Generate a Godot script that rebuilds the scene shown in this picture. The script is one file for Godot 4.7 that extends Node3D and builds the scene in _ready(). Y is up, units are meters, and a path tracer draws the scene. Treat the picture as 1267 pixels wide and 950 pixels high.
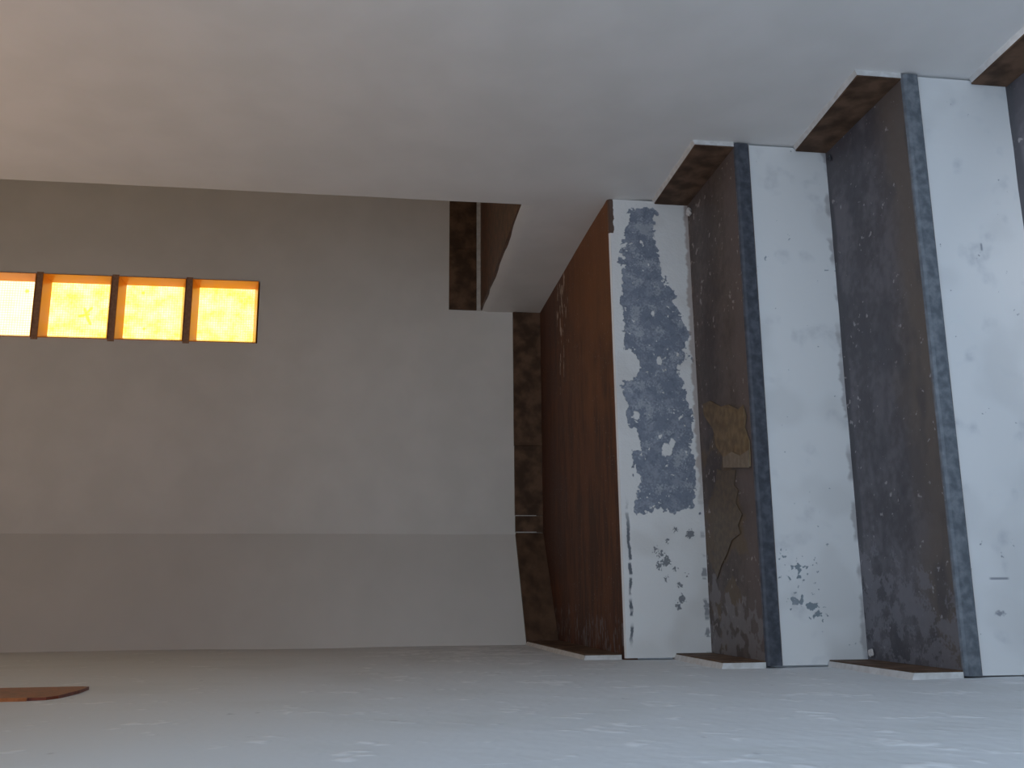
extends Node3D
# A painted stairwell photographed with the camera on its side: looking up a flight
# of stone treads to a landing, with a column of amber glass blocks in the far wall.
# x: across the flight (0 = side wall by the camera, W = opposite wall), y: up from the landing,
# d: distance beyond the landing's front edge (d = -z).

const W := 0.957          # width of the flight
const DEEP := 0.875       # landing front edge to far wall
const WALL_END := 0.049   # where the wall between the flights ends
const CORNER_X := 0.297   # where far wall meets the splayed wall
const CORNER_D := 0.66    # where the splayed wall meets the side wall
const TOP := 2.55         # ceiling
const LOW := -1.092       # lobby floor
const MOUTH := -1.25       # entrance at the foot of the flight, placed for the daylight it lets in
const SIDE_D := -1.05      # the wall between the flights starts here; nearer the entrance that side is left open for daylight
const HW_D0 := -1.15       # unseen high window in the side wall
const HW_D1 := -0.25
const HW_Y0 := 1.25
const HW_Y1 := 2.1
const THICK := 0.03       # stone tread thickness
const R_UP := 0.18        # first step of the upper flight
const YT := [0.0, -0.1777, -0.3629, -0.5518, -0.732, -0.912]   # tread levels, landing first
const FR := [0.0, -0.2826, -0.5543, -0.8300, -1.1100, -1.3900] # their front edges

var rng := RandomNumberGenerator.new()
var M := {}

func V(x: float, y: float, d: float) -> Vector3:
	return Vector3(x, y, -d)

# ---------------------------------------------------------------- helpers
func begin() -> SurfaceTool:
	var st := SurfaceTool.new()
	st.begin(Mesh.PRIMITIVE_TRIANGLES)
	return st

func tri(st: SurfaceTool, a: Vector3, b: Vector3, c: Vector3, ua: Vector2, ub: Vector2, uc: Vector2, out: Vector3) -> void:
	var n := (b - a).cross(c - a)
	if n.length() < 1e-12:
		return
	n = n.normalized()
	var flip := n.dot(out) < 0.0
	if flip:
		n = -n
	var seq := [[a, ua], [b, ub], [c, uc]] if flip else [[a, ua], [c, uc], [b, ub]]
	for s in seq:
		st.set_normal(n)
		st.set_uv(s[1])
		st.add_vertex(s[0])

func flat_uv(_p: Vector3) -> Vector2:
	return Vector2.ZERO

func quad(st: SurfaceTool, a: Vector3, b: Vector3, c: Vector3, e: Vector3, centre: Vector3, uv: Callable) -> void:
	var out := (a + b + c + e) * 0.25 - centre
	tri(st, a, b, c, uv.call(a), uv.call(b), uv.call(c), out)
	tri(st, a, c, e, uv.call(a), uv.call(c), uv.call(e), out)

# a solid between two rings of as many points (convex)
func solid(st: SurfaceTool, r0: Array, r1: Array, uv: Callable = flat_uv) -> void:
	var n := r0.size()
	var centre := Vector3.ZERO
	for p in r0: centre += p
	for p in r1: centre += p
	centre /= 2.0 * n
	for i in n:
		var k := (i + 1) % n
		quad(st, r0[i], r0[k], r1[k], r1[i], centre, uv)
	for r in [r0, r1]:
		for i in range(1, n - 1):
			var o: Vector3 = (r[0] + r[i] + r[i + 1]) / 3.0 - centre
			tri(st, r[0], r[i], r[i + 1], uv.call(r[0]), uv.call(r[i]), uv.call(r[i + 1]), o)

func box(st: SurfaceTool, lo: Vector3, hi: Vector3, uv: Callable = flat_uv) -> void:
	solid(st, [Vector3(lo.x, lo.y, lo.z), Vector3(hi.x, lo.y, lo.z), Vector3(hi.x, hi.y, lo.z), Vector3(lo.x, hi.y, lo.z)],
		[Vector3(lo.x, lo.y, hi.z), Vector3(hi.x, lo.y, hi.z), Vector3(hi.x, hi.y, hi.z), Vector3(lo.x, hi.y, hi.z)], uv)

# box given as x, y, d ranges
func bx(st: SurfaceTool, x0: float, x1: float, y0: float, y1: float, d0: float, d1: float, uv: Callable = flat_uv) -> void:
	box(st, Vector3(minf(x0, x1), minf(y0, y1), minf(-d0, -d1)), Vector3(maxf(x0, x1), maxf(y0, y1), maxf(-d0, -d1)), uv)

# a profile of (d, y) points run along x in n pieces, with a little unevenness
func run_x(st: SurfaceTool, prof: Array, x0: float, x1: float, n: int, wob: float, uv: Callable, skew := 0.0, sag := 0.0) -> void:
	var rings := []
	for i in n + 1:
		var t := float(i) / n
		var x := lerpf(x0, x1, t)
		var ring := []
		var dd: float = noise1(x * 7.0 + prof[0].y * 50.0) * wob
		for p in prof:
			ring.append(V(x, p.y - sag * (1.0 - t), p.x + dd - skew * (1.0 - t)))
		rings.append(ring)
	var m: int = prof.size()
	for i in n:
		var c := Vector3.ZERO
		for p in rings[i]: c += p
		for p in rings[i + 1]: c += p
		c /= 2.0 * m
		for k in m:
			var k2 := (k + 1) % m
			quad(st, rings[i][k], rings[i][k2], rings[i + 1][k2], rings[i + 1][k], c, uv)
	for e in [[0, Vector3(-1, 0, 0)], [n, Vector3(1, 0, 0)]]:
		var r: Array = rings[e[0]]
		for k in range(1, m - 1):
			tri(st, r[0], r[k], r[k + 1], uv.call(r[0]), uv.call(r[k]), uv.call(r[k + 1]), e[1])

var _n1 := FastNoiseLite.new()
func noise1(x: float) -> float:
	return _n1.get_noise_1d(x * 100.0)

# an uneven plastered wall: front grid pushed along nrm by off(u, v), flat back and sides
func slab(st: SurfaceTool, o: Vector3, ud: Vector3, vd: Vector3, nrm: Vector3, lu: float, lv: float, thick: float, nu: int, nv: int, off: Callable) -> void:
	var g := []
	for j in nv + 1:
		var row := []
		for i in nu + 1:
			var u := lu * i / nu
			var v := lv * j / nv
			var p := o + ud * u + vd * v
			row.append(p + nrm * off.call(p))
		g.append(row)
	var nr := []
	for j in nv + 1:
		var row := []
		for i in nu + 1:
			var a: Vector3 = g[j][mini(i + 1, nu)] - g[j][maxi(i - 1, 0)]
			var b: Vector3 = g[mini(j + 1, nv)][i] - g[maxi(j - 1, 0)][i]
			var n := a.cross(b).normalized()
			row.append(n if n.dot(nrm) > 0 else -n)
		nr.append(row)
	var cw := ud.cross(vd).dot(nrm) < 0
	for j in nv:
		for i in nu:
			var q := [[i, j], [i + 1, j], [i + 1, j + 1], [i, j + 1]]
			var order := [0, 1, 2, 0, 2, 3] if cw else [0, 2, 1, 0, 3, 2]
			for k in order:
				var c: Array = q[k]
				st.set_normal(nr[c[1]][c[0]])
				st.set_uv(Vector2(lu * c[0] / nu, lv * c[1] / nv))
				st.add_vertex(g[c[1]][c[0]])
	var b0 := o - nrm * thick
	var bk := [b0, b0 + ud * lu, b0 + ud * lu + vd * lv, b0 + vd * lv]
	var mid := o + ud * lu * 0.5 + vd * lv * 0.5 - nrm * thick * 0.5
	quad(st, bk[0], bk[1], bk[2], bk[3], mid, flat_uv)
	for i in nu:
		quad(st, g[0][i], g[0][i + 1], b0 + ud * lu * (i + 1) / nu, b0 + ud * lu * i / nu, mid, flat_uv)
		quad(st, g[nv][i], g[nv][i + 1], b0 + ud * lu * (i + 1) / nu + vd * lv, b0 + ud * lu * i / nu + vd * lv, mid, flat_uv)
	for j in nv:
		quad(st, g[j][0], g[j + 1][0], b0 + vd * lv * (j + 1) / nv, b0 + vd * lv * j / nv, mid, flat_uv)
		quad(st, g[j][nu], g[j + 1][nu], b0 + vd * lv * (j + 1) / nv + ud * lu, b0 + vd * lv * j / nv + ud * lu, mid, flat_uv)

func put(called: String, st: SurfaceTool, mat: Material, parent: Node = self, pivot := Vector3.ZERO) -> MeshInstance3D:
	var o := MeshInstance3D.new()
	o.name = called
	st.index()
	o.mesh = st.commit()
	o.mesh.surface_set_material(0, mat)
	o.position = pivot
	parent.add_child(o, true)
	return o

func node(called: String, parent: Node = self) -> Node3D:
	var o := Node3D.new()
	o.name = called
	parent.add_child(o, true)
	return o

func structure(o: Node, label := "", category := "") -> void:
	o.set_meta("kind", "structure")
	if label: o.set_meta("label", label)
	if category: o.set_meta("category", category)

func tag(o: Node, label: String, category: String, group := "") -> void:
	o.set_meta("label", label)
	o.set_meta("category", category)
	if group: o.set_meta("group", group)

# ---------------------------------------------------------------- textures
func noise(freq: float, octaves: int, seed_: int) -> FastNoiseLite:
	var n := FastNoiseLite.new()
	n.noise_type = FastNoiseLite.TYPE_SIMPLEX_SMOOTH
	n.frequency = freq
	n.fractal_octaves = octaves
	n.seed = seed_
	return n

func lin(r: float, g: float, b: float) -> Color:
	return Color(r, g, b).linear_to_srgb()

# f(x, y) in metres -> [linear colour, height 0..1]
func paint(w: int, h: int, lx: float, ly: float, f: Callable) -> Array:
	var a := Image.create_empty(w, h, false, Image.FORMAT_RGB8)
	var b := Image.create_empty(w, h, false, Image.FORMAT_L8)
	for j in h:
		for i in w:
			var r: Array = f.call((i + 0.5) / w * lx, (j + 0.5) / h * ly)
			var c: Color = r[0]
			a.set_pixel(i, j, c.linear_to_srgb())
			var k: float = r[1]
			b.set_pixel(i, j, Color(k, k, k))
	return [ImageTexture.create_from_image(a), ImageTexture.create_from_image(b)]

func painted(tex: Array, rough: float, relief: float, spec := 0.5) -> StandardMaterial3D:
	var m := StandardMaterial3D.new()
	m.albedo_texture = tex[0]
	m.roughness = rough
	m.metallic_specular = spec
	m.texture_repeat = false
	if relief > 0.0:
		m.heightmap_enabled = true
		m.heightmap_texture = tex[1]
		m.heightmap_scale = relief
	return m

func ramp_tex(a: Color, b: Color, freq: float, oct: int, seed_: int, size := 512) -> NoiseTexture2D:
	var t := NoiseTexture2D.new()
	t.width = size
	t.height = size
	t.seamless = true
	t.noise = noise(freq, oct, seed_)
	var g := Gradient.new()
	g.set_color(0, a)
	g.set_color(1, b)
	g.set_offset(0, 0.25)
	g.set_offset(1, 0.75)
	t.color_ramp = g
	return t

func tri_mat(a: Color, b: Color, freq: float, oct: int, seed_: int, scale_: float, rough: float, relief := 0.0, relief_freq := 0.03) -> StandardMaterial3D:
	var m := StandardMaterial3D.new()
	m.albedo_texture = ramp_tex(a, b, freq, oct, seed_)
	m.uv1_triplanar = true
	m.uv1_world_triplanar = true
	m.uv1_scale = Vector3.ONE * scale_
	m.roughness = rough
	if relief > 0.0:
		var t := ramp_tex(Color.BLACK, Color.WHITE, relief_freq, 4, seed_ + 7)
		t.as_normal_map = true
		t.bump_strength = relief * 10.0
		t.color_ramp = null
		m.normal_enabled = true
		m.normal_texture = t
		m.normal_scale = 0.25
	return m

func sm(a: float, b: float, x: float) -> float:
	return smoothstep(a, b, x)

func mixc(a: Color, b: Color, t: float) -> Color:
	return a.lerp(b, clampf(t, 0.0, 1.0))

func make_materials() -> void:
	var white := Color(0.68, 0.675, 0.67)
	# smooth painted plaster
	M.wall = tri_mat(lin(0.655, 0.645, 0.635), lin(0.695, 0.685, 0.675), 0.012, 4, 3, 0.9, 0.62, 0.05, 0.05)
	M.ceiling = tri_mat(lin(0.655, 0.645, 0.635), lin(0.695, 0.685, 0.675), 0.01, 3, 9, 0.7, 0.8)
	M.plaster_edge = tri_mat(lin(0.52, 0.50, 0.48), lin(0.62, 0.61, 0.60), 0.03, 4, 12, 3.0, 0.8, 0.1, 0.08)
	M.mortar = tri_mat(lin(0.30, 0.17, 0.11), lin(0.40, 0.24, 0.16), 0.06, 4, 15, 3.0, 0.9)  # between the glass blocks, reddened to carry their amber glow
	M.skirting = tri_mat(lin(0.065, 0.040, 0.027), lin(0.145, 0.088, 0.058), 0.016, 5, 21, 2.0, 0.42, 0.02)
	for k in [M.skirting]:
		k.metallic_specular = 0.2
		k.roughness = 0.6
	M.stone_dark = tri_mat(lin(0.030, 0.034, 0.046), lin(0.075, 0.082, 0.10), 0.03, 5, 31, 3.0, 0.6, 0.06)  # nosing stone, tinted blue for the daylight on its front face
	M.stone_grey = tri_mat(lin(0.085, 0.098, 0.115), lin(0.17, 0.185, 0.205), 0.03, 5, 33, 3.0, 0.6, 0.06)  # paler nosing stone with the same painted daylight blue
	M.brown_slab = tri_mat(lin(0.06, 0.030, 0.018), lin(0.14, 0.064, 0.032), 0.02, 5, 35, 2.5, 0.5)
	M.concrete = tri_mat(lin(0.22, 0.21, 0.20), lin(0.30, 0.29, 0.28), 0.02, 5, 37, 1.0, 0.85)
	M.paving = tri_mat(lin(0.28, 0.27, 0.26), lin(0.34, 0.33, 0.32), 0.02, 5, 39, 0.5, 0.85)
	M.board = tri_mat(lin(0.16, 0.030, 0.014), lin(0.30, 0.065, 0.026), 0.03, 5, 41, 4.0, 0.4)
	M.board_edge_lit = tri_mat(lin(0.45, 0.15, 0.05), lin(0.60, 0.22, 0.08), 0.04, 4, 43, 4.0, 0.6)  # brighter orange than the board: its lit edge put into the colour
	M.tape = tri_mat(lin(0.125, 0.080, 0.040), lin(0.20, 0.135, 0.068), 0.025, 4, 45, 3.0, 0.6)
	M.tape_thin = tri_mat(lin(0.090, 0.064, 0.043), lin(0.135, 0.095, 0.056), 0.03, 5, 46, 4.0, 0.55)
	M.tape_pale = tri_mat(lin(0.18, 0.14, 0.10), lin(0.23, 0.18, 0.13), 0.03, 4, 47, 3.0, 0.7)
	M.chip = tri_mat(lin(0.42, 0.38, 0.36), lin(0.60, 0.57, 0.55), 0.06, 3, 49, 6.0, 0.9)
	M.chip_dark = tri_mat(lin(0.03, 0.03, 0.035), lin(0.06, 0.06, 0.065), 0.06, 3, 51, 6.0, 0.9)

	# ---- the side wall beside the camera: rough patching plaster, smears and scuffs
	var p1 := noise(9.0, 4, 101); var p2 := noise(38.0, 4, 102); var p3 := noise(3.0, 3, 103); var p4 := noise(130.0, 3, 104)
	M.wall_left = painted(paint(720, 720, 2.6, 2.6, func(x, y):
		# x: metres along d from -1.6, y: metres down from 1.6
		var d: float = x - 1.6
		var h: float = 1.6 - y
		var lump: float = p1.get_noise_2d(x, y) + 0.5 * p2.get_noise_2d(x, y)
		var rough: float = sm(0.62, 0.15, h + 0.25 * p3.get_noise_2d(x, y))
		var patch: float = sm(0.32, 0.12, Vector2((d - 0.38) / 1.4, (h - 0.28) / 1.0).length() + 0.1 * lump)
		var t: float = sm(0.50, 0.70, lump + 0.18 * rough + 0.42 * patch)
		var c := mixc(Color(0.60, 0.615, 0.625), Color(0.72, 0.73, 0.74), t)  # base cooled a little, bluish daylight put into the paint
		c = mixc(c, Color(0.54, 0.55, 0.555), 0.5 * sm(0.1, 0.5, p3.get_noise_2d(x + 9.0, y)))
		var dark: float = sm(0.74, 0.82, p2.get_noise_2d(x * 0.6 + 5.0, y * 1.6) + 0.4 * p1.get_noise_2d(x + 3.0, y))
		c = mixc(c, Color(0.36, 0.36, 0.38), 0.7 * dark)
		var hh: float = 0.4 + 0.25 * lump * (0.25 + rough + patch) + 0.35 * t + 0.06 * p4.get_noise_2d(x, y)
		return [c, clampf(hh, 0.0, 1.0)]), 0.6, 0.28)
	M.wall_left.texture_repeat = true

	# ---- risers
	var rx := 1100; var ry := 208
	var a1 := noise(14.0, 5, 201); var a2 := noise(60.0, 4, 202); var a3 := noise(170.0, 2, 203); var a4 := noise(5.0, 3, 204)
	var bare := Color(0.165, 0.19, 0.245)
	M.riser = []
	# the peeled one below the landing
	M.riser.append(painted(paint(rx, ry, W, 0.1777, func(x, y):
		var ny: float = 0.020 * a1.get_noise_2d(x, y) + 0.010 * a2.get_noise_2d(x, y)
		var top: float = 0.026 + 0.012 * sm(0.52, 0.34, x) + 0.012 * sm(0.7, 0.9, x)
		var bot: float = 0.166 - 0.05 * sm(0.62, 0.90, x) - 0.012 * sm(0.66, 0.70, x)
		var inside: float = minf(minf(y - top, bot - y), minf(x - 0.288, 0.93 - x)) + ny
		# tongues of paint left standing
		inside = minf(inside, Vector2((x - 0.585) / 1.5, y - 0.03).length() - 0.022 + ny)
		inside = minf(inside, Vector2((x - 0.43) / 1.3, y - 0.035).length() - 0.018 + ny)
		inside = minf(inside, Vector2((x - 0.56) / 2.2, y - 0.168).length() - 0.026 + ny)
		inside = minf(inside, Vector2((x - 0.86) / 1.6, y - 0.075).length() * 1.0 - 0.004 + 1.6 * ny + 0.01)
		var m: float = sm(-0.001, 0.001, inside)
		# dabs of paint on the bare part
		var dab: float = sm(0.54, 0.60, a2.get_noise_2d(x * 0.8 + 4.0, y * 0.8) + 0.35 * a1.get_noise_2d(x + 2.0, y))
		dab = maxf(dab, 0.7 * sm(0.72, 0.8, a3.get_noise_2d(x, y)))
		for q in [Vector3(0.41, 0.108, 0.011), Vector3(0.425, 0.118, 0.008), Vector3(0.48, 0.045, 0.009), Vector3(0.60, 0.10, 0.006), Vector3(0.70, 0.09, 0.005)]:
			dab = maxf(dab, sm(q.z + 0.001, q.z - 0.001, Vector2((x - q.x) / 1.3, y - q.y).length() + 0.35 * ny))
		m *= 1.0 - dab
		# chips in the painted end and along the edge
		var chip := 0.0
		for q in [Vector3(0.212, 0.072, 0.005), Vector3(0.200, 0.085, 0.004), Vector3(0.186, 0.094, 0.006), Vector3(0.172, 0.112, 0.004), Vector3(0.178, 0.080, 0.003), Vector3(0.152, 0.092, 0.004), Vector3(0.112, 0.124, 0.007), Vector3(0.100, 0.114, 0.006), Vector3(0.24, 0.146, 0.006), Vector3(0.25, 0.118, 0.003), Vector3(0.16, 0.135, 0.003), Vector3(0.225, 0.098, 0.003), Vector3(0.140, 0.120, 0.003)]:
			chip = maxf(chip, 0.85 * sm(q.z + 0.0008, q.z - 0.0008, Vector2((x - q.x) / 1.2, y - q.y).length() + 0.3 * ny + 0.006 * a3.get_noise_2d(x, y)))
		var line: float = sm(0.0035, 0.002, absf(y - 0.0195 - 0.006 * a1.get_noise_2d(x, 3.0)) + 0.002 * a2.get_noise_2d(x, y)) * sm(-0.05, 0.12, a4.get_noise_2d(x * 3.0, 8.0)) * sm(0.32, 0.24, x) * sm(0.02, 0.05, x)
		var line2: float = sm(0.006, 0.003, absf(y - 0.172) + 0.006 * a2.get_noise_2d(x, y)) * sm(0.0, 0.25, a1.get_noise_2d(x * 2.0, 2.0)) * sm(0.35, 0.2, x)
		var bare2 := mixc(mixc(bare, Color(0.24, 0.265, 0.32), sm(-0.3, 0.7, 0.6 * a3.get_noise_2d(x, y) + a4.get_noise_2d(x * 4.0, y * 4.0) + 0.5 * a2.get_noise_2d(x, y))), Color(0.10, 0.12, 0.16), 0.45 * sm(0.12, 0.5, a2.get_noise_2d(x + 1.0, y + 1.0)))
		bare2 = mixc(bare2, Color(0.46, 0.48, 0.51), 0.45 * sm(0.15, 0.55, a1.get_noise_2d(x * 1.3 + 6.0, y * 1.3) + 0.35 * a3.get_noise_2d(x, y) + 0.12 * sm(0.5, 0.9, x)))
		var c := mixc(white, Color(0.55, 0.53, 0.51), 0.5 * sm(0.0, 0.5, a4.get_noise_2d(x, y)))
		c = mixc(c, bare2, m)
		c = mixc(c, Color(0.10, 0.11, 0.13), maxf(maxf(chip, line), line2 * 0.7))
		# brown end of the slab where the paint stops short
		if x > 0.875 and y < 0.012 + 0.003 * a1.get_noise_2d(x * 3.0, 1.0):
			c = Color(0.09, 0.05, 0.035)
		# mortar along the foot
		var foot: float = sm(0.012, 0.006, 0.1777 - y + 0.008 * a1.get_noise_2d(x * 2.0, 5.0)) * sm(0.25, 0.4, x)
		c = mixc(c, Color(0.34, 0.28, 0.25), foot * 0.8)
		var hh: float = 0.7 - 0.45 * m - 0.3 * maxf(chip, line) + 0.05 * a3.get_noise_2d(x, y) + 0.12 * a2.get_noise_2d(x, y)
		return [c, clampf(hh, 0.0, 1.0)]), 0.5, 0.22))
	# the next one: white with one scraped patch near the side wall
	M.riser.append(painted(paint(rx, ry, W, 0.1852, func(x, y):
		var ny: float = 0.5 * a1.get_noise_2d(x + 20.0, y) + 0.6 * a2.get_noise_2d(x + 20.0, y)
		var q := Vector2((x - 0.125) / 1.45, (y - 0.082 + (x - 0.125) * 0.10))
		var m: float = sm(0.10, 0.16, ny - 14.0 * maxf(0.0, q.length() - 0.022))
		m = maxf(m, sm(0.25, 0.32, ny - 14.0 * maxf(0.0, Vector2((x - 0.19) / 1.6, y - 0.045).length() - 0.008)))
		m = maxf(m, 0.8 * sm(0.78, 0.84, a2.get_noise_2d(x + 40.0, y) + 0.5 * a1.get_noise_2d(x + 33.0, y)))
		var c := mixc(white, Color(0.56, 0.55, 0.54), 0.5 * sm(0.0, 0.5, a4.get_noise_2d(x + 3.0, y)))
		c = mixc(c, Color(0.20, 0.235, 0.265), m)
		var smudge: float = sm(0.3, 0.6, a4.get_noise_2d(x * 2.0 + 11.0, y * 2.0)) * (0.5 + 0.5 * a2.get_noise_2d(x, y))
		c = mixc(c, Color(0.42, 0.42, 0.44), 0.5 * smudge)
		var foot: float = sm(0.010, 0.004, 0.1852 - y + 0.008 * a1.get_noise_2d(x * 2.0, 25.0)) * sm(-0.1, 0.2, a4.get_noise_2d(x * 2.0, 1.0))
		c = mixc(c, Color(0.30, 0.28, 0.28), foot * 0.7)
		return [c, clampf(0.7 - 0.35 * m + 0.10 * a1.get_noise_2d(x, y) + 0.05 * a2.get_noise_2d(x, y), 0.0, 1.0)]), 0.45, 0.16))
	# clean ones with a few scuffs
	M.riser.append(painted(paint(rx, ry, W, 0.1889, func(x, y):
		var c := mixc(white, Color(0.57, 0.565, 0.56), 0.5 * sm(0.0, 0.5, a4.get_noise_2d(x + 8.0, y)))
		var smudge: float = sm(0.25, 0.6, a4.get_noise_2d(x * 2.0 + 17.0, y * 2.0 + 3.0)) * (0.55 + 0.6 * a2.get_noise_2d(x, y))
		c = mixc(c, Color(0.40, 0.41, 0.44), 0.55 * smudge)
		var mark: float = sm(0.0022, 0.001, absf(y - 0.11 - 0.1 * (x - 0.64) * (x - 0.64))) * sm(0.008, 0.004, absf(x - 0.66))
		mark = maxf(mark, sm(0.0022, 0.001, absf(x - 0.14)) * sm(0.018, 0.012, absf(y - 0.075)))
		mark = maxf(mark, sm(0.005, 0.002, Vector2(x - 0.09, (y - 0.07) * 0.5).length() + 0.002 * a3.get_noise_2d(x, y)))
		mark = maxf(mark, sm(0.80, 0.84, a2.get_noise_2d(x + 60.0, y) + 0.5 * a1.get_noise_2d(x + 63.0, y)))
		c = mixc(c, Color(0.22, 0.23, 0.26), 0.85 * mark)
		return [c, clampf(0.7 - 0.2 * mark + 0.10 * a1.get_noise_2d(x + 5.0, y) + 0.05 * a2.get_noise_2d(x + 5.0, y), 0.0, 1.0)]), 0.42, 0.14))

	# ---- treads: x across, y from the front edge to the back
	var t1 := noise(6.0, 4, 301); var t2 := noise(42.0, 4, 302); var t3 := noise(150.0, 2, 303); var t4 := noise(2.2, 3, 304)
	M.tread = []
	# landing slab, reddish brown with streaks along x
	M.tread.append(painted(paint(768, 700, W, DEEP, func(x, y):
		var s: float = t1.get_noise_2d(x * 0.5, y * 3.0) + 0.5 * t2.get_noise_2d(x * 0.3, y * 1.6)
		var c := mixc(Color(0.070, 0.031, 0.020), Color(0.142, 0.055, 0.026), sm(-0.5, 0.6, s))
		c = mixc(c, Color(0.20, 0.080, 0.033), 0.7 * sm(0.35, 0.85, x + 0.3 * t4.get_noise_2d(x * 3.0, y * 3.0)) * sm(0.65, 0.2, y))  # orange towards the opposite wall: amber window light put into the colour
		c = mixc(c, Color(0.074, 0.038, 0.029), 0.7 * sm(0.45, 0.75, y + 0.3 * t1.get_noise_2d(x, y)))
		# dust and plaster specks towards the side wall
		var dust: float = sm(0.10, 0.32, t2.get_noise_2d(x * 0.5, y * 1.4) + 0.5 * t1.get_noise_2d(x, y * 2.0) - 8.0 * maxf(0.0, x - 0.055))
		c = mixc(c, Color(0.20, 0.175, 0.185), 0.75 * dust)
		var speck: float = sm(0.70, 0.76, t3.get_noise_2d(x, y) + 0.15 * t1.get_noise_2d(x, y))
		c = mixc(c, Color(0.40, 0.37, 0.36), speck)
		# drips of paint near the upper flight
		var drip: float = sm(0.22, 0.30, t2.get_noise_2d(x * 0.35 + 2.0, y * 0.8) - 5.0 * maxf(0.0, Vector2((x - 0.86) / 2.5, y - 0.53).length() - 0.03))
		c = mixc(c, Color(0.42, 0.33, 0.27), drip)
		var scratch: float = sm(0.0016, 0.0006, absf(y - 0.30 - 0.10 * sin(x * 9.0) * x)) * sm(0.1, 0.4, t4.get_noise_2d(x * 6.0, 1.0))
		c = mixc(c, Color(0.22, 0.15, 0.12), 0.5 * scratch)
		return [c, clampf(0.5 + 0.2 * t2.get_noise_2d(x, y) + 0.3 * maxf(drip, speck), 0.0, 1.0)]), 0.58, 0.06, 0.3))
	# second tread, brown-grey with plaster chips and dust
	M.tread.append(painted(paint(1024, 320, W, 0.30, func(x, y):
		var s: float = t1.get_noise_2d(x + 5.0, y * 1.4) + 0.6 * t2.get_noise_2d(x, y)
		var c := mixc(Color(0.066, 0.048, 0.042), Color(0.105, 0.080, 0.071), sm(-0.5, 0.6, s))
		c = mixc(c, Color(0.13, 0.098, 0.092), 0.7 * sm(0.09, 0.03, y + 0.03 * t1.get_noise_2d(x, y)))
		var stain: float = sm(0.05, 0.3, t1.get_noise_2d(x * 1.4 + 3.0, y) + 0.2 - 6.0 * maxf(0.0, Vector2((x - 0.27) / 2.0, y - 0.17).length() - 0.06))
		c = mixc(c, Color(0.13, 0.087, 0.045), 0.7 * stain)
		var foot: float = sm(0.0, 0.012, y - 0.283 + 0.030 * t2.get_noise_2d(x * 0.6, 1.0) + 0.012 * t3.get_noise_2d(x, y))
		c = mixc(c, Color(0.30, 0.245, 0.215), 0.85 * foot * sm(0.15, 0.3, x))
		var chip: float = sm(0.57, 0.62, t2.get_noise_2d(x + 9.0, y) + 0.35 * t1.get_noise_2d(x * 1.5, y) + 0.15 * sm(0.12, 0.28, y))
		chip = maxf(chip, sm(0.72, 0.78, t3.get_noise_2d(x + 2.0, y)))
		c = mixc(c, Color(0.34, 0.30, 0.28), 0.75 * chip)
		var dust: float = sm(0.05, 0.30, t2.get_noise_2d(x * 0.6 + 3.0, y * 0.6) + 0.6 * t1.get_noise_2d(x + 1.0, y * 2.0) + 0.25 - 9.0 * maxf(0.0, x - 0.055 - 0.06 * y / 0.28))
		c = mixc(c, Color(0.21, 0.195, 0.20), 0.7 * dust)
		return [c, clampf(0.45 + 0.2 * t2.get_noise_2d(x, y) + 0.4 * maxf(chip, foot) + 0.1 * dust, 0.0, 1.0)]), 0.58, 0.12))
	# third tread, grey-violet with a brown worn front
	M.tread.append(painted(paint(1024, 320, W, 0.30, func(x, y):
		var s: float = t1.get_noise_2d(x + 15.0, y * 1.4) + 0.6 * t2.get_noise_2d(x + 7.0, y)
		var c := mixc(Color(0.072, 0.066, 0.075), Color(0.125, 0.117, 0.130), sm(-0.5, 0.6, s))
		c = mixc(c, Color(0.125, 0.100, 0.085), 0.85 * sm(0.12, 0.03, y + 0.05 * t1.get_noise_2d(x * 0.5 + 3.0, y)))
		c = mixc(c, Color(0.050, 0.048, 0.058), 0.6 * sm(0.1, 0.5, t4.get_noise_2d(x * 2.0, y * 4.0)))
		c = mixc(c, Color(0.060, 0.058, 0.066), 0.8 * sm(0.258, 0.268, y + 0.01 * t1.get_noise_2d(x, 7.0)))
		var chip: float = sm(0.60, 0.66, t2.get_noise_2d(x + 19.0, y) + 0.35 * t1.get_noise_2d(x * 1.5 + 4.0, y))
		chip = maxf(chip, sm(0.74, 0.8, t3.get_noise_2d(x + 12.0, y)))
		c = mixc(c, Color(0.36, 0.34, 0.34), 0.75 * chip)
		var dust: float = sm(0.05, 0.34, t2.get_noise_2d(x * 0.6 + 13.0, y * 0.6) + 0.7 * t1.get_noise_2d(x + 11.0, y * 2.0) + 0.25 + 0.35 * t3.get_noise_2d(x + 4.0, y) - 8.0 * maxf(0.0, x - 0.06 - 0.12 * y / 0.28))
		c = mixc(c, Color(0.20, 0.195, 0.215), 0.6 * dust)
		return [c, clampf(0.45 + 0.2 * t2.get_noise_2d(x, y) + 0.4 * chip + 0.1 * dust, 0.0, 1.0)]), 0.52, 0.10))

	# ---- amber glass, lit from behind by the day outside
	M.panes = []
	var e1 := noise(14.0, 3, 401); var e2 := noise(70.0, 3, 402)
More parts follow.
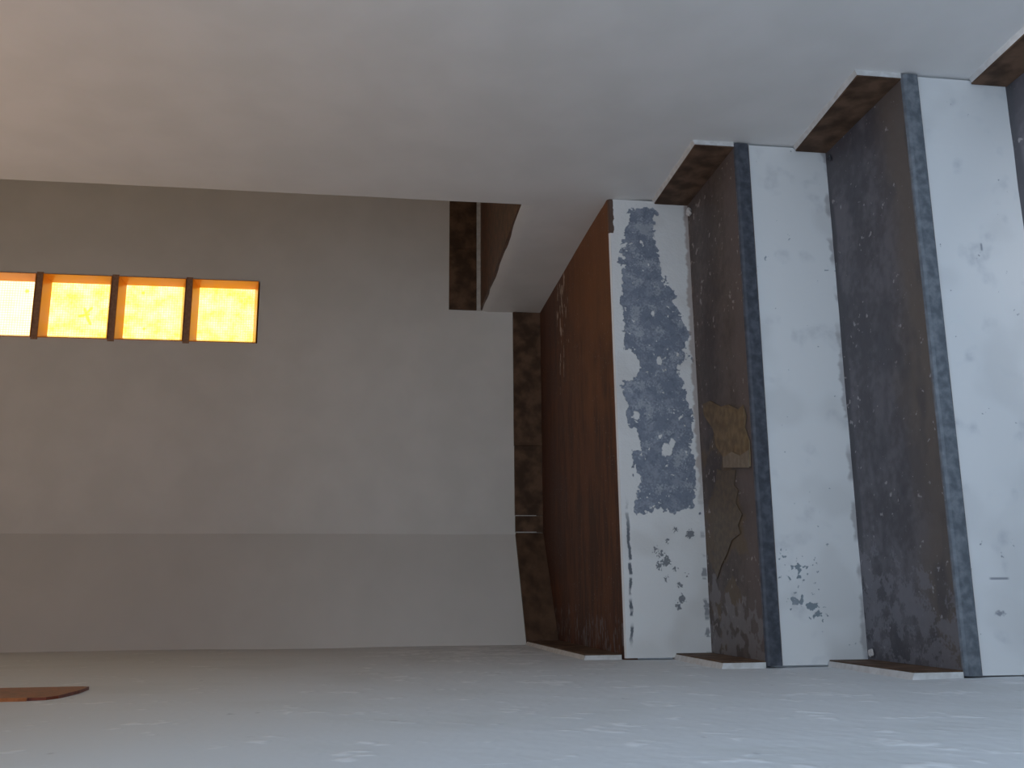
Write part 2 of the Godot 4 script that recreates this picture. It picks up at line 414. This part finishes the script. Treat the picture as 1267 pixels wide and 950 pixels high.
	for k in 4:
		var im := Image.create_empty(220, 220, false, Image.FORMAT_RGB8)
		for j in 220:
			for i in 220:
				var x := (i + 0.5) / 220.0
				var y := (j + 0.5) / 220.0
				var n: float = e1.get_noise_2d(x * 0.18 + k * 3.0, y * 0.18) + 0.4 * e2.get_noise_2d(x * 0.18 + k * 3.0, y * 0.18)
				var c := Color(1.0, 0.97, 0.50).lerp(Color(1.0, 0.86, 0.06), clampf(0.45 + 0.55 * n, 0, 1))
				if k == 3: c = Color(1.0, 0.97, 0.75).lerp(c, 0.35)
				var cell := maxf(absf(fposmod(x * 22.0, 1.0) - 0.5), absf(fposmod(y * 22.0, 1.0) - 0.5)) * 2.0
				c = c.lerp(Color(0.78, 0.60, 0.0), 0.55 * sm(0.72, 0.95, cell))
				# darker marks in the glow; the branching one paints a twig's shadow
				var dark_mark := 0.0
				if k == 2:
					for sgm in [[Vector2(0.38, 0.52), Vector2(0.42, 0.68)], [Vector2(0.42, 0.64), Vector2(0.24, 0.72)], [Vector2(0.42, 0.62), Vector2(0.54, 0.72)], [Vector2(0.3, 0.68), Vector2(0.52, 0.6)]]:
						var pp := Geometry2D.get_closest_point_to_segment(Vector2(x, y), sgm[0], sgm[1])
						dark_mark = maxf(dark_mark, sm(0.035, 0.012, pp.distance_to(Vector2(x, y)) + 0.012 * e2.get_noise_2d(x, y)))
				elif k == 1:
					dark_mark = maxf(sm(0.04, 0.02, Vector2(x - 0.86, y - 0.3).length()), sm(0.035, 0.015, Vector2(x - 0.18, y - 0.36).length()))
				elif k == 0:
					dark_mark = sm(0.40, 0.5, e2.get_noise_2d(x * 0.5, y * 0.5 + 9.0)) * sm(0.55, 0.75, y)
				else:
					dark_mark = sm(0.05, 0.02, Vector2(x - 0.82, y - 0.88).length())
				c = c.lerp(Color(0.62, 0.50, 0.02), 0.8 * dark_mark)
				im.set_pixel(i, j, Color(c.r, c.g, c.b).linear_to_srgb())
		var m := StandardMaterial3D.new()
		m.albedo_color = Color(0.8, 0.6, 0.1)
		m.roughness = 0.3
		m.emission_enabled = true
		m.emission = Color.BLACK
		m.emission_texture = ImageTexture.create_from_image(im)
		m.emission_energy_multiplier = 1.7
		M.panes.append(m)
	var rm := StandardMaterial3D.new()
	rm.albedo_color = lin(0.85, 0.27, 0.02)
	rm.roughness = 0.25
	M.rim = rm

# ---------------------------------------------------------------- scene
func _ready() -> void:
	rng.seed = 7
	_n1.frequency = 0.01
	_n1.noise_type = FastNoiseLite.TYPE_SIMPLEX_SMOOTH
	# camera, held on its side
	var cam := Camera3D.new()
	cam.name = "camera"
	var yaw := 0.2206; var pitch := -0.1376; var roll := -0.02266
	var fwd := Vector3(sin(yaw) * cos(pitch), sin(pitch), -cos(yaw) * cos(pitch))
	var rgt := Vector3(cos(yaw), 0, sin(yaw))
	var upv := rgt.cross(fwd)
	var r2 := rgt * cos(roll) - upv * sin(roll)
	var u2 := rgt * sin(roll) + upv * cos(roll)
	cam.transform = Transform3D(Basis(-u2, r2, -fwd), V(0.1167, 0.4782, -1.8914))
	cam.fov = rad_to_deg(2.0 * atan(475.0 / 1196.0))
	cam.near = 0.02
	cam.far = 100.0
	add_child(cam)
	cam.current = true

	# sky, sun, exposure
	var env := Environment.new()
	env.background_mode = Environment.BG_SKY
	var sky := Sky.new()
	var ps := ProceduralSkyMaterial.new()
	ps.sky_top_color = Color(0.545, 0.66, 0.80)
	ps.sky_horizon_color = Color(0.86, 0.89, 0.885)
	ps.sky_curve = 0.25
	ps.ground_bottom_color = Color(0.5, 0.5, 0.5)
	ps.ground_horizon_color = Color(0.62, 0.66, 0.70)
	ps.sky_energy_multiplier = 1.55
	sky.sky_material = ps
	env.sky = sky
	env.tonemap_mode = Environment.TONE_MAPPER_LINEAR
	env.tonemap_exposure = 1.0
	env.sdfgi_enabled = true
	env.ssao_enabled = true
	env.ssil_enabled = true
	var we := WorldEnvironment.new()
	we.name = "world_environment"
	we.environment = env
	add_child(we)
	var sun := DirectionalLight3D.new()
	sun.name = "sun"
	sun.light_color = Color(0.95, 0.97, 1.0)
	sun.light_energy = 0.4
	sun.light_angular_distance = 3.0
	sun.shadow_enabled = true
	sun.basis = Basis.looking_at(Vector3(0.0, -1.86, -1.0).normalized(), Vector3.UP)
	add_child(sun)

	make_materials()
	build_shell()
	build_stairs()
	build_skirting()
	build_window()
	build_high_window()
	build_details()

func uneven(a: float, b: float, s: int) -> Callable:
	var n := noise(b, 3, s)
	return func(p: Vector3) -> float: return a * n.get_noise_3dv(p)

func build_shell() -> void:
	var up := Vector3.UP
	var fwd := Vector3(0, 0, -1)
	# wall between the two flights
	var nz := noise(2.2, 3, 61)
	var st := begin()
	slab(st, V(W, LOW, SIDE_D), fwd, up, Vector3.LEFT, WALL_END - SIDE_D, TOP - LOW, 0.14, 60, 90, func(p: Vector3) -> float:
		var d := -p.z
		var lump := 0.005 * exp(-pow((d - 0.03) / 0.15, 2.0)) * sm(-0.11, -0.04, p.y)
		return lump + 0.0015 * nz.get_noise_3dv(p) * (1.0 if p.y > -0.1 else 0.3))
	var wr := put("wall_right", st, M.wall)
	structure(wr, "smooth white plaster wall running up beside the flight", "wall")
	# side wall beside the camera, with a high window out of the picture
	st = begin()
	var nl := noise(2.5, 3, 62)
	for r in [[MOUTH, HW_D0, LOW, TOP, 40, 70], [HW_D0, HW_D1, LOW, HW_Y0, 40, 60], [HW_D0, HW_D1, HW_Y1, TOP, 20, 4], [HW_D1, CORNER_D, LOW, TOP, 24, 70]]:
		slab(st, V(0, r[2], r[0]), fwd, up, Vector3.RIGHT, r[1] - r[0], r[3] - r[2], 0.15, r[4], r[5], func(p: Vector3) -> float:
			return 0.0025 * nl.get_noise_3dv(p) * sm(0.0, 0.2, maxf(maxf(HW_D0 + p.z, -p.z - HW_D1), HW_Y0 - p.y)) if p.y < HW_Y1 + 0.01 else 0.0)
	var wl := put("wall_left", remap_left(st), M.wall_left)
	structure(wl, "rough white plaster wall with trowel marks beside the treads", "wall")
	# splayed wall in the landing corner
	st = begin()
	var a := V(0, 0, CORNER_D); var b := V(CORNER_X, 0, DEEP)
	var along := (b - a).normalized()
	var nrm := up.cross(along).normalized()
	if nrm.z < 0: nrm = -nrm
	slab(st, V(0, -0.2, CORNER_D) - along * 0.05, along, up, nrm, a.distance_to(b) + 0.05, TOP + 0.2, 0.12, 12, 40, uneven(0.0015, 2.5, 63))
	structure(put("wall_splayed", st, M.wall), "narrow grey splayed wall turning the landing corner", "wall")
	# far wall, with the slot for the glass blocks
	var xe := 2.2
	var off := uneven(0.0015, 2.0, 64)
	var sx0 := 0.834; var sx1 := 1.032; var sy0 := 0.826; var sy1 := 0.826 + 7 * 0.2045
	st = begin()
	for r in [[CORNER_X - 0.1, sx0, -0.2, TOP, 20, 50], [sx0, sx1, -0.2, sy0, 8, 30], [sx0, sx1, sy1, TOP, 8, 10], [sx1, xe, -0.2, TOP, 20, 50]]:
		slab(st, V(r[0], r[2], DEEP), Vector3.RIGHT, up, Vector3.BACK, r[1] - r[0], r[3] - r[2], 0.13, r[4], r[5], func(p: Vector3) -> float:
			return off.call(p) * sm(0.0, 0.15, maxf(maxf(sx0 - p.x, p.x - sx1), sy0 - p.y)))
	structure(put("wall_far", st, M.wall), "grey-looking plain plaster wall behind the landing, holding the amber blocks", "wall")
	# upper flight side: closing walls
	st = begin()
	bx(st, W + 0.14, xe + 0.12, -0.2, TOP, -0.07, -0.19)
	structure(put("wall_upper", st, M.wall), "plaster wall closing the upper flight behind the spine wall", "wall")
	st = begin()
	bx(st, xe, xe + 0.12, -0.2, TOP, -0.07, DEEP)
	structure(put("wall_upper_end", st, M.wall), "plaster wall at the far end of the upper flight", "wall")
	# ceiling
	st = begin()
	bx(st, -0.15, xe + 0.12, TOP, TOP + 0.12, MOUTH - 0.12, DEEP + 0.13)
	structure(put("ceiling", st, M.ceiling), "plain white ceiling over the stairwell", "ceiling")
	# foot of the flight: floor and an unseen entrance wall, its point added to shape the sun patch
	st = begin()
	bx(st, -0.15, W + 0.14, LOW - 0.12, LOW, -2.4, FR[5])
	structure(put("floor", st, M.concrete), "grey concrete floor at the foot of the flight", "floor")
	st = begin()
	var ax := 0.62; var apex := 1.05
	for e in [[-0.15, 0.80], [W + 0.14, 0.82]]:
		solid(st, [V(e[0], e[1], MOUTH), V(ax, apex, MOUTH), V(ax, TOP, MOUTH), V(e[0], TOP, MOUTH)], [V(e[0], e[1], MOUTH - 0.12), V(ax, apex, MOUTH - 0.12), V(ax, TOP, MOUTH - 0.12), V(e[0], TOP, MOUTH - 0.12)])
	bx(st, W, W + 0.14, 0.9, TOP, MOUTH, SIDE_D)
	bx(st, W, W + 0.14, LOW, -0.75, MOUTH, SIDE_D)
	structure(put("wall_added_entrance", st, M.wall), "unseen white wall over the entrance, its point added to shape the sun patch", "wall")
	st = begin()
	bx(st, -14.0, 16.0, LOW - 0.2, LOW - 0.13, 4.0, -30.0)
	structure(put("ground", st, M.paving), "pale paved ground outside the entrance", "ground")

# texture coordinates of the side wall: metres from (d -1.6, y 1.6), 2.6 m to the tile
func remap_left(st: SurfaceTool) -> SurfaceTool:
	var mesh := st.commit()
	var arr := mesh.surface_get_arrays(0)
	var vs: PackedVector3Array = arr[Mesh.ARRAY_VERTEX]
	var uv := PackedVector2Array()
	for v in vs:
		uv.append(Vector2((-v.z + 1.6) / 2.6, (1.6 - v.y) / 2.6))
	arr[Mesh.ARRAY_TEX_UV] = uv
	var am := ArrayMesh.new()
	am.add_surface_from_arrays(Mesh.PRIMITIVE_TRIANGLES, arr)
	var o := SurfaceTool.new()
	o.create_from(am, 0)
	return o

func build_stairs() -> void:
	var fl := node("staircase")
	tag(fl, "flight of dark stone treads with white painted risers climbing to the landing", "staircase")
	for k in range(0, 6):
		var front: float = FR[k]
		var back: float = (FR[k - 1] + 0.02) if k > 0 else DEEP + 0.02
		var y: float = YT[k]
		var skew := 0.012 if k == 0 else 0.0
		var sag := 0.003 if k == 0 else 0.0
		var depth := DEEP if k == 0 else 0.30
		var uvt := func(p: Vector3) -> Vector2: return Vector2(p.x / W, (-p.z - front) / depth)
		# riser below this tread
		var h: float = y - (YT[k + 1] if k < 5 else LOW)
		var uvr := func(p: Vector3) -> Vector2: return Vector2(p.x / W, (y - p.y) / h)
		var mr: Material = M.riser[mini(k, 2)]
		var st := begin()
		if k == 0:
			# painted right up over the edge of the landing slab
			run_x(st, [Vector2(front + 0.001, y - h), Vector2(front, y - 0.004), Vector2(front + 0.004, y - 0.001), Vector2(front + 0.03, y - 0.001), Vector2(front + 0.03, y - h)], 0.003, W - 0.005, 40, 0.0015, uvr, skew, sag)
		else:
			run_x(st, [Vector2(front + 0.007, y - h), Vector2(front + 0.006, y - THICK + 0.002), Vector2(front + 0.03, y - THICK + 0.002), Vector2(front + 0.03, y - h)], 0.003, W - 0.003, 40, 0.0015, uvr)
		var r := put("riser", st, mr, fl)
		r.set_meta("label", ["white riser with paint peeled off to blue-grey below the landing", "white painted riser with a small scraped patch near the side wall", "clean white painted riser"][mini(k, 2)])
		# tread slab
		if k == 0:
			continue
		st = begin()
		run_x(st, [Vector2(front + 0.004, y), Vector2(back, y), Vector2(back, y - THICK), Vector2(front + 0.004, y - THICK)], 0.003, W - 0.003, 30, 0.0, uvt)
		var t := put("tread", st, M.tread[1 if k == 1 else 2], fl)
		t.set_meta("label", "brown-grey stone tread with plaster chips and dust" if k == 1 else "grey-violet stone tread worn brown along the front")
		st = begin()
		run_x(st, [Vector2(front + 0.006, y - THICK), Vector2(front, y - THICK + 0.003), Vector2(front - 0.001, y - 0.006), Vector2(front + 0.001, y - 0.002), Vector2(front + 0.005, y + 0.0004), Vector2(front + 0.008, y - 0.004)], 0.003, W - 0.003, 40, 0.002, flat_uv)
		var n := put("nosing", st, M.stone_dark if k == 1 else M.stone_grey, t)
		n.set_meta("label", "front edge of the stone tread, tinted blue-grey for the daylight on it")
	# landing slab
	var st := begin()
	var uvl := func(p: Vector3) -> Vector2: return Vector2(p.x / W, -p.z / DEEP)
	solid(st, [V(0, -0.003, -0.007), V(W, 0, 0.005), V(W, 0, DEEP), V(CORNER_X, 0, DEEP), V(0, -0.001, CORNER_D)],
		[V(0, -THICK, -0.007), V(W, -THICK, 0.005), V(W, -THICK, DEEP), V(CORNER_X, -THICK, DEEP), V(0, -THICK, CORNER_D)], uvl)
	structure(put("floor_landing", st, M.tread[0]), "reddish-brown landing floor streaked and dusty towards the side wall", "floor")
	# first step of the upper flight
	var uf := node("staircase")
	tag(uf, "first step of the next flight, white riser and brown tread beside the landing", "staircase")
	st = begin()
	var nz := noise(3.0, 3, 71)
	slab(st, V(W, -0.01, WALL_END), Vector3(0, 0, -1), Vector3.UP, Vector3.LEFT, DEEP - WALL_END, R_UP + 0.006, 0.04, 40, 10, func(p: Vector3) -> float:
		return 0.004 * exp(-pow((-p.z - 0.03) / 0.15, 2.0)) + 0.002 * nz.get_noise_3dv(p) - 0.004 * sm(R_UP - 0.018, R_UP - 0.004, p.y))
	put("riser", st, M.wall, uf)
	st = begin()
	bx(st, W + 0.003, 2.2, R_UP - 0.03, R_UP, -0.07, DEEP)
	put("tread", st, M.brown_slab, uf)
	st = begin()
	bx(st, W + 0.62, W + 0.65, R_UP, 2.0 * R_UP, WALL_END + 0.02, DEEP)
	bx(st, W + 0.62, 2.2, 2.0 * R_UP - 0.02, 2.0 * R_UP, WALL_END + 0.02, DEEP)
	put("upper_step", st, M.wall, uf)

# one piece of stepped skirting: thin brown tile on a painted mortar bed
func skirt(parent: Node, right: bool, y: float, d0: float, d1: float, h0: float, h1: float, mat: Material) -> void:
	var xw := W if right else 0.0
	var s := -1.0 if right else 1.0
	var tile_t := 0.0022
	var bed := 0.0088
	var st := begin()
	solid(st, [V(xw + s * bed, y, d0), V(xw + s * bed, y, d1), V(xw + s * bed, y + h1, d1), V(xw + s * bed, y + h0, d0)],
		[V(xw + s * (bed + tile_t), y, d0), V(xw + s * (bed + tile_t), y, d1), V(xw + s * (bed + tile_t), y + h1 - 0.001, d1), V(xw + s * (bed + tile_t), y + h0 - 0.001, d0)])
	var t := put("tile", st, mat, parent)
	st = begin()
	var n := 7
	var tops := []
	for i in n + 1:
		tops.append([rng.randf_range(-0.0015, 0.0025), rng.randf_range(-0.0008, 0.0012)])
	for i in n:
		var ta := float(i) / n
		var tb := float(i + 1) / n
		var da := lerpf(d0, d1 - 0.001, ta); var db := lerpf(d0, d1 - 0.001, tb)
		var ha := lerpf(h0, h1, ta); var hb := lerpf(h0, h1, tb)
		solid(st, [V(xw - s * 0.004, y, da), V(xw - s * 0.004, y, db), V(xw - s * 0.004, y + hb + 0.005 + tops[i + 1][0], db), V(xw - s * 0.004, y + ha + 0.005 + tops[i][0], da)],
			[V(xw + s * bed, y, da), V(xw + s * bed, y, db), V(xw + s * bed, y + hb + tops[i + 1][1], db), V(xw + s * bed, y + ha + tops[i][1], da)])
	var b := put("mortar_bed", st, M.plaster_edge, t)
	b.set_meta("label", "white painted mortar edge behind the tile")

func far_tile(parent: Node, x0: float, x1: float, y0: float, y1: float, mat: Material) -> void:
	var st := begin()
	bx(st, x0 + 0.0006, x1 - 0.0006, y0, y1, DEEP - 0.010, DEEP + 0.002)
	put("tile", st, mat, parent)

func build_skirting() -> void:
	var br := node("baseboard_right")
	structure(br, "stepped brown skirting tiles along the smooth wall above each tread", "skirting")
	var hb := [0.0, 0.074, 0.062, 0.064, 0.07, 0.07]
	var hf := [0.0, 0.076, 0.077, 0.076, 0.075, 0.075]
	for k in range(1, 6):
		skirt(br, true, YT[k], FR[k - 1] + 0.004, FR[k] + 0.004, hb[k], hf[k], M.skirting)
	var bl := node("baseboard_left")
	structure(bl, "stepped brown skirting tiles with white mortar edges along the rough wall", "skirting")
	skirt(bl, false, 0.0, CORNER_D - 0.02, 0.0, 0.085, 0.072, M.skirting)
	for k in range(1, 6):
		skirt(bl, false, YT[k], FR[k - 1] + 0.004, FR[k] + 0.004, 0.072, 0.075, M.skirting)
	var bf := node("baseboard_far")
	structure(bf, "dark brown skirting tiles along the foot of the landing wall", "skirting")
	var hl := 0.080
	far_tile(bf, 0.551, W, 0.0, hl + 0.002, M.skirting)
	far_tile(bf, 0.349, 0.551, 0.0, hl + 0.001, M.skirting)
	far_tile(bf, CORNER_X + 0.004, 0.349, 0.0, hl, M.skirting)
	# grout lines between them
	for x in [0.349, CORNER_X + 0.005]:
		var g := begin()
		bx(g, x - 0.0011, x + 0.0011, 0.02, hl, DEEP - 0.0104, DEEP)
		put("grout_line", g, M.plaster_edge, bf)
	# on the upper step
	far_tile(bf, W + 0.002, 1.15, R_UP + 0.012, R_UP + 0.094, M.skirting)
	far_tile(bf, 1.15, 1.50, R_UP + 0.012, R_UP + 0.094, M.skirting)
	var gs := begin()
	bx(gs, W + 0.002, 1.50, R_UP - 0.002, R_UP + 0.012, DEEP - 0.009, DEEP)
	put("grout_strip", gs, M.plaster_edge, bf)
	# on the splayed wall
	var bs := node("baseboard_splayed")
	structure(bs, "dark skirting tile at the foot of the splayed corner wall", "skirting")
	var a := V(0.0, 0, CORNER_D); var b := V(CORNER_X, 0, DEEP)
	var along := (b - a).normalized()
	var n := Vector3.UP.cross(along).normalized()
	if n.z < 0: n = -n
	var p := a + along * 0.004; var q := b - along * 0.004
	var st := begin()
	var up := Vector3.UP
	solid(st, [p - n * 0.002, q - n * 0.002, q - n * 0.002 + up * 0.080, p - n * 0.002 + up * 0.084], [p + n * 0.010, q + n * 0.010, q + n * 0.010 + up * 0.080, p + n * 0.010 + up * 0.084])
	put("tile", st, M.skirting, bs)

func build_window() -> void:
	var w := node("window_1")
	structure(w, "column of glowing amber glass blocks set into the far wall", "window")
	var pitch := 0.2045
	var cx := 0.933
	var y0 := 0.829
	var s := 0.186
	var d := DEEP
	for k in 7:
		var yb := y0 + k * pitch
		var cxx := cx
		var b := node("glass_block", w)
		b.position = V(cxx, yb, d)
		# rim: a square frame sloping in to the pane
		var st := begin()
		var ho := s * 0.5
		var hi := s * 0.5 - 0.014
		var o0 := 0.004
		var ring_front := []
		var ring_in := []
		var ring_deep := []
		for c in [Vector2(-1, 0), Vector2(1, 0), Vector2(1, 1), Vector2(-1, 1)]:
			var cy: float = s * c.y
			ring_front.append(Vector3(c.x * ho, cy, o0))
			var iy := 0.014 if c.y < 0.5 else s - 0.014
			ring_in.append(Vector3(c.x * (ho - 0.0015), cy + (0.0015 if c.y < 0.5 else -0.0015), o0))
			ring_deep.append(Vector3(c.x * hi, iy, -0.034))
		var back := []
		for p in ring_front: back.append(p + Vector3(0, 0, -0.08))
		for i in 4:
			var j := (i + 1) % 4
			var mid := Vector3(0, s * 0.5, -0.03)
			var uvf := flat_uv
			for pr in [[ring_front, ring_in, Vector3(0, 0, 1)], [ring_in, ring_deep, Vector3.ZERO], [ring_front, back, Vector3.ONE]]:
				var A: Array = pr[0]; var B: Array = pr[1]
				var m2: Vector3 = (A[i] + A[j]) * 0.5
				var out: Vector3 = Vector3(0, 0, 1) if pr[2] == Vector3(0, 0, 1) else (mid - m2 if pr[2] == Vector3.ZERO else m2 - mid)
				tri(st, A[i], A[j], B[j], Vector2.ZERO, Vector2.ZERO, Vector2.ZERO, out)
				tri(st, A[i], B[j], B[i], Vector2.ZERO, Vector2.ZERO, Vector2.ZERO, out)
			uvf.call(mid)
		var rim := put("rim", st, M.rim, b)
		rim.set_meta("label", "orange glass rim of the block")
		# pane with a lattice of small pyramids
		st = begin()
		var nc := 22
		for i in nc:
			for j in nc:
				var x0 := lerpf(-hi, hi, float(i) / nc); var x1 := lerpf(-hi, hi, float(i + 1) / nc)
				var ya := lerpf(0.014, s - 0.014, float(j) / nc); var yc := lerpf(0.014, s - 0.014, float(j + 1) / nc)
				var cs := [Vector3(x0, ya, -0.0335), Vector3(x1, ya, -0.0335), Vector3(x1, yc, -0.0335), Vector3(x0, yc, -0.0335)]
				var ap := Vector3((x0 + x1) * 0.5, (ya + yc) * 0.5, -0.0315)
				for e in 4:
					var f := (e + 1) % 4
					var uvs := []
					for p in [cs[e], cs[f], ap]:
						uvs.append(Vector2((p.x + hi) / (2.0 * hi), 1.0 - (p.y - 0.014) / (s - 0.028)))
					tri(st, cs[e], cs[f], ap, uvs[0], uvs[1], uvs[2], Vector3(0, 0, 1))
		var pane := put("pane", st, M.panes[k % 4], b)
		pane.set_meta("label", "glowing yellow ribbed glass face")
		# mortar under the block, amber glow put into its colour
		if k > 0:
			var ms := begin()
			bx(ms, 0.834, 1.032, yb - (pitch - s), yb, d, d + 0.09)
			put("mortar_joint", ms, M.mortar, w)
	var sl := begin()
	bx(sl, 0.82, 1.045, y0 - 0.003, y0 + 7 * pitch, d + 0.085, d + 0.12)
	put("backing", sl, M.mortar, w)
	for x in [[0.834, cx - s * 0.5], [cx + s * 0.5, 1.032]]:
		var ms := begin()
		bx(ms, x[0], x[1], y0 - 0.003, y0 + 7 * pitch, d + 0.001, d + 0.09)
		put("mortar_joint", ms, M.wall, w)
	var al := AreaLight3D.new()
	al.name = "window_light"
	al.area_size = Vector2(0.18, 1.40)
	al.light_color = Color(1.0, 0.78, 0.18)
	al.light_energy = 0.04
	al.shadow_enabled = true
	al.position = V(cx, y0 + 0.71, d - 0.012)
	al.basis = Basis.looking_at(Vector3(0, 0, 1), Vector3.UP)
	add_child(al)

func build_high_window() -> void:
	# unseen warm source, inferred from the opposite wall, built as a framed window
	var w := node("window_2")
	structure(w, "unseen high pale amber frosted window assumed in the rough side wall above the flight", "window")
	var m := StandardMaterial3D.new()
	m.albedo_color = Color(0.9, 0.8, 0.6)
	m.roughness = 0.4
	m.emission_enabled = true
	m.emission = Color(1.0, 0.88, 0.79)
	m.emission_energy_multiplier = 0.16
	var n := 3
	var step := (HW_D1 - HW_D0) / n
	for k in n:
		var st := begin()
		bx(st, -0.062, -0.056, HW_Y0 + 0.03, HW_Y1 - 0.03, HW_D0 + k * step + 0.02, HW_D0 + (k + 1) * step - 0.02)
		put("pane", st, m, w)
	for k in n + 1:
		var st := begin()
		var dd := HW_D0 + k * step
		bx(st, -0.09, -0.04, HW_Y0, HW_Y1, maxf(HW_D0, dd - 0.022), minf(HW_D1, dd + 0.022))
		put("mullion", st, M.board, w)
	for y in [HW_Y0, HW_Y1 - 0.035]:
		var st := begin()
		bx(st, -0.0895, -0.0405, y, y + 0.035, HW_D0, HW_D1)
		put("rail", st, M.board, w)
	var al := AreaLight3D.new()
	al.name = "unseen_window_light"
	al.area_size = Vector2(HW_D1 - HW_D0 - 0.08, HW_Y1 - HW_Y0 - 0.08)
	al.light_color = Color(1.0, 0.88, 0.79)
	al.light_energy = 0.58
	al.shadow_enabled = true
	al.position = V(-0.035, (HW_Y0 + HW_Y1) * 0.5, (HW_D0 + HW_D1) * 0.5)
	al.basis = Basis.looking_at(Vector3.RIGHT, Vector3.UP)
	add_child(al)

func sheet(poly: PackedVector2Array, y: float, t: float, curl: float) -> SurfaceTool:
	# poly in (x, d); a thin sheet lying at height y
	var st := begin()
	var idx := Geometry2D.triangulate_polygon(poly)
	var c := Vector2.ZERO
	for p in poly: c += p / poly.size()
	var hs := []
	for i in poly.size(): hs.append(y + t + curl * (0.5 + 0.5 * sin(i * 2.3)))
	for i in range(0, idx.size(), 3):
		var q := []
		for k in 3: q.append(V(poly[idx[i + k]].x, hs[idx[i + k]], poly[idx[i + k]].y))
		tri(st, q[0], q[1], q[2], Vector2.ZERO, Vector2.ZERO, Vector2.ZERO, Vector3.UP)
	for i in poly.size():
		var j := (i + 1) % poly.size()
		var a := V(poly[i].x, hs[i], poly[i].y); var b := V(poly[j].x, hs[j], poly[j].y)
		var a0 := V(poly[i].x, y, poly[i].y); var b0 := V(poly[j].x, y, poly[j].y)
		var mid := V(c.x, y, c.y)
		quad(st, a, b, b0, a0, mid, flat_uv)
	return st

func pebble(r: float, seed_: int) -> SurfaceTool:
	var st := begin()
	var n := noise(40.0, 2, seed_)
	var f := func(i: int, j: int) -> Vector3:
		var th := PI * j / 6.0
		var ph := TAU * i / 9.0
		var v := Vector3(sin(th) * cos(ph), cos(th) * 0.6, sin(th) * sin(ph))
		return v * r * (1.0 + 0.5 * n.get_noise_3dv(v * 0.03))
	for i in 9:
		for j in 6:
			quad(st, f.call(i, j), f.call(i + 1, j), f.call(i + 1, j + 1), f.call(i, j + 1), Vector3.ZERO, flat_uv)
	return st

func build_details() -> void:
	# torn packing tape stuck to the second tread
	var tp := node("tape_scrap")
	tag(tp, "torn scrap of brown packing tape stuck to the brown-grey tread", "tape")
	var y: float = YT[1] + 0.001
	var pl := PackedVector2Array([Vector2(0.499, -0.040), Vector2(0.497, -0.084), Vector2(0.474, -0.140), Vector2(0.470, -0.183), Vector2(0.451, -0.230), Vector2(0.455, -0.252), Vector2(0.432, -0.264), Vector2(0.414, -0.254), Vector2(0.385, -0.272), Vector2(0.341, -0.270), Vector2(0.356, -0.148), Vector2(0.375, -0.142), Vector2(0.402, -0.106), Vector2(0.440, -0.089), Vector2(0.474, -0.046)])
	put("torn_sheet", sheet(pl, y, 0.0008, 0.002), M.tape, tp)
	var fl := PackedVector2Array([Vector2(0.375, -0.142), Vector2(0.379, -0.189), Vector2(0.366, -0.228), Vector2(0.370, -0.271), Vector2(0.339, -0.270), Vector2(0.356, -0.143)])
	put("pale_corner", sheet(fl, y + 0.003, 0.0008, 0.0), M.tape_pale, tp)
	var tl := PackedVector2Array([Vector2(0.359, -0.099), Vector2(0.350, -0.134), Vector2(0.345, -0.196), Vector2(0.318, -0.184), Vector2(0.307, -0.203), Vector2(0.285, -0.187), Vector2(0.262, -0.215), Vector2(0.243, -0.192), Vector2(0.228, -0.202), Vector2(0.219, -0.156), Vector2(0.197, -0.131), Vector2(0.174, -0.093), Vector2(0.151, -0.067), Vector2(0.176, -0.052), Vector2(0.218, -0.068), Vector2(0.270, -0.053), Vector2(0.311, -0.078)])
	put("tail_strip", sheet(tl, y, 0.0004, 0.0004), M.tape_thin, tp)
	# bits of plaster and grit at the back of the treads
	var c1 := put("plaster_chip", pebble(0.010, 5), M.chip, self, V(W - 0.035, YT[1] + 0.005, -0.02))
	tag(c1, "pale plaster crumb in the corner of the brown-grey tread", "rubble")
	var c2 := put("grit_lump", pebble(0.006, 8), M.chip_dark, self, V(W - 0.03, YT[2] + 0.003, FR[1] - 0.012))
	tag(c2, "dark crumb of grit in the corner of the grey-violet tread", "rubble")
	var c3 := put("plaster_chip", pebble(0.007, 11), M.chip, self, V(0.022, YT[2] + 0.004, FR[1] - 0.012))
	tag(c3, "pale plaster crumb beside the rough wall on the grey-violet tread", "rubble")
	# thin wooden board on the side wall
	var bd := node("wall_board")
	tag(bd, "thin reddish-brown wooden board fixed flat on the rough white wall", "board")
	var st := begin()
	var ring0 := []; var ring1 := []
	var prof := [Vector2(-0.445, 0.860), Vector2(-0.50, 0.857), Vector2(-0.572, 0.862), Vector2(-0.592, 0.870), Vector2(-0.598, 0.89), Vector2(-0.598, 1.16), Vector2(-0.438, 1.16), Vector2(-0.438, 0.870)]
	for q in prof:
		ring0.append(V(0.0, q.y, q.x))
		ring1.append(V(0.004, q.y, q.x))
	solid(st, ring0, ring1)
	put("panel", st, M.board, bd)
	st = begin()
	bx(st, 0.0, 0.0045, 0.89, 1.16, -0.598, -0.602)
	put("lit_edge_strip", st, M.board_edge_lit, bd)
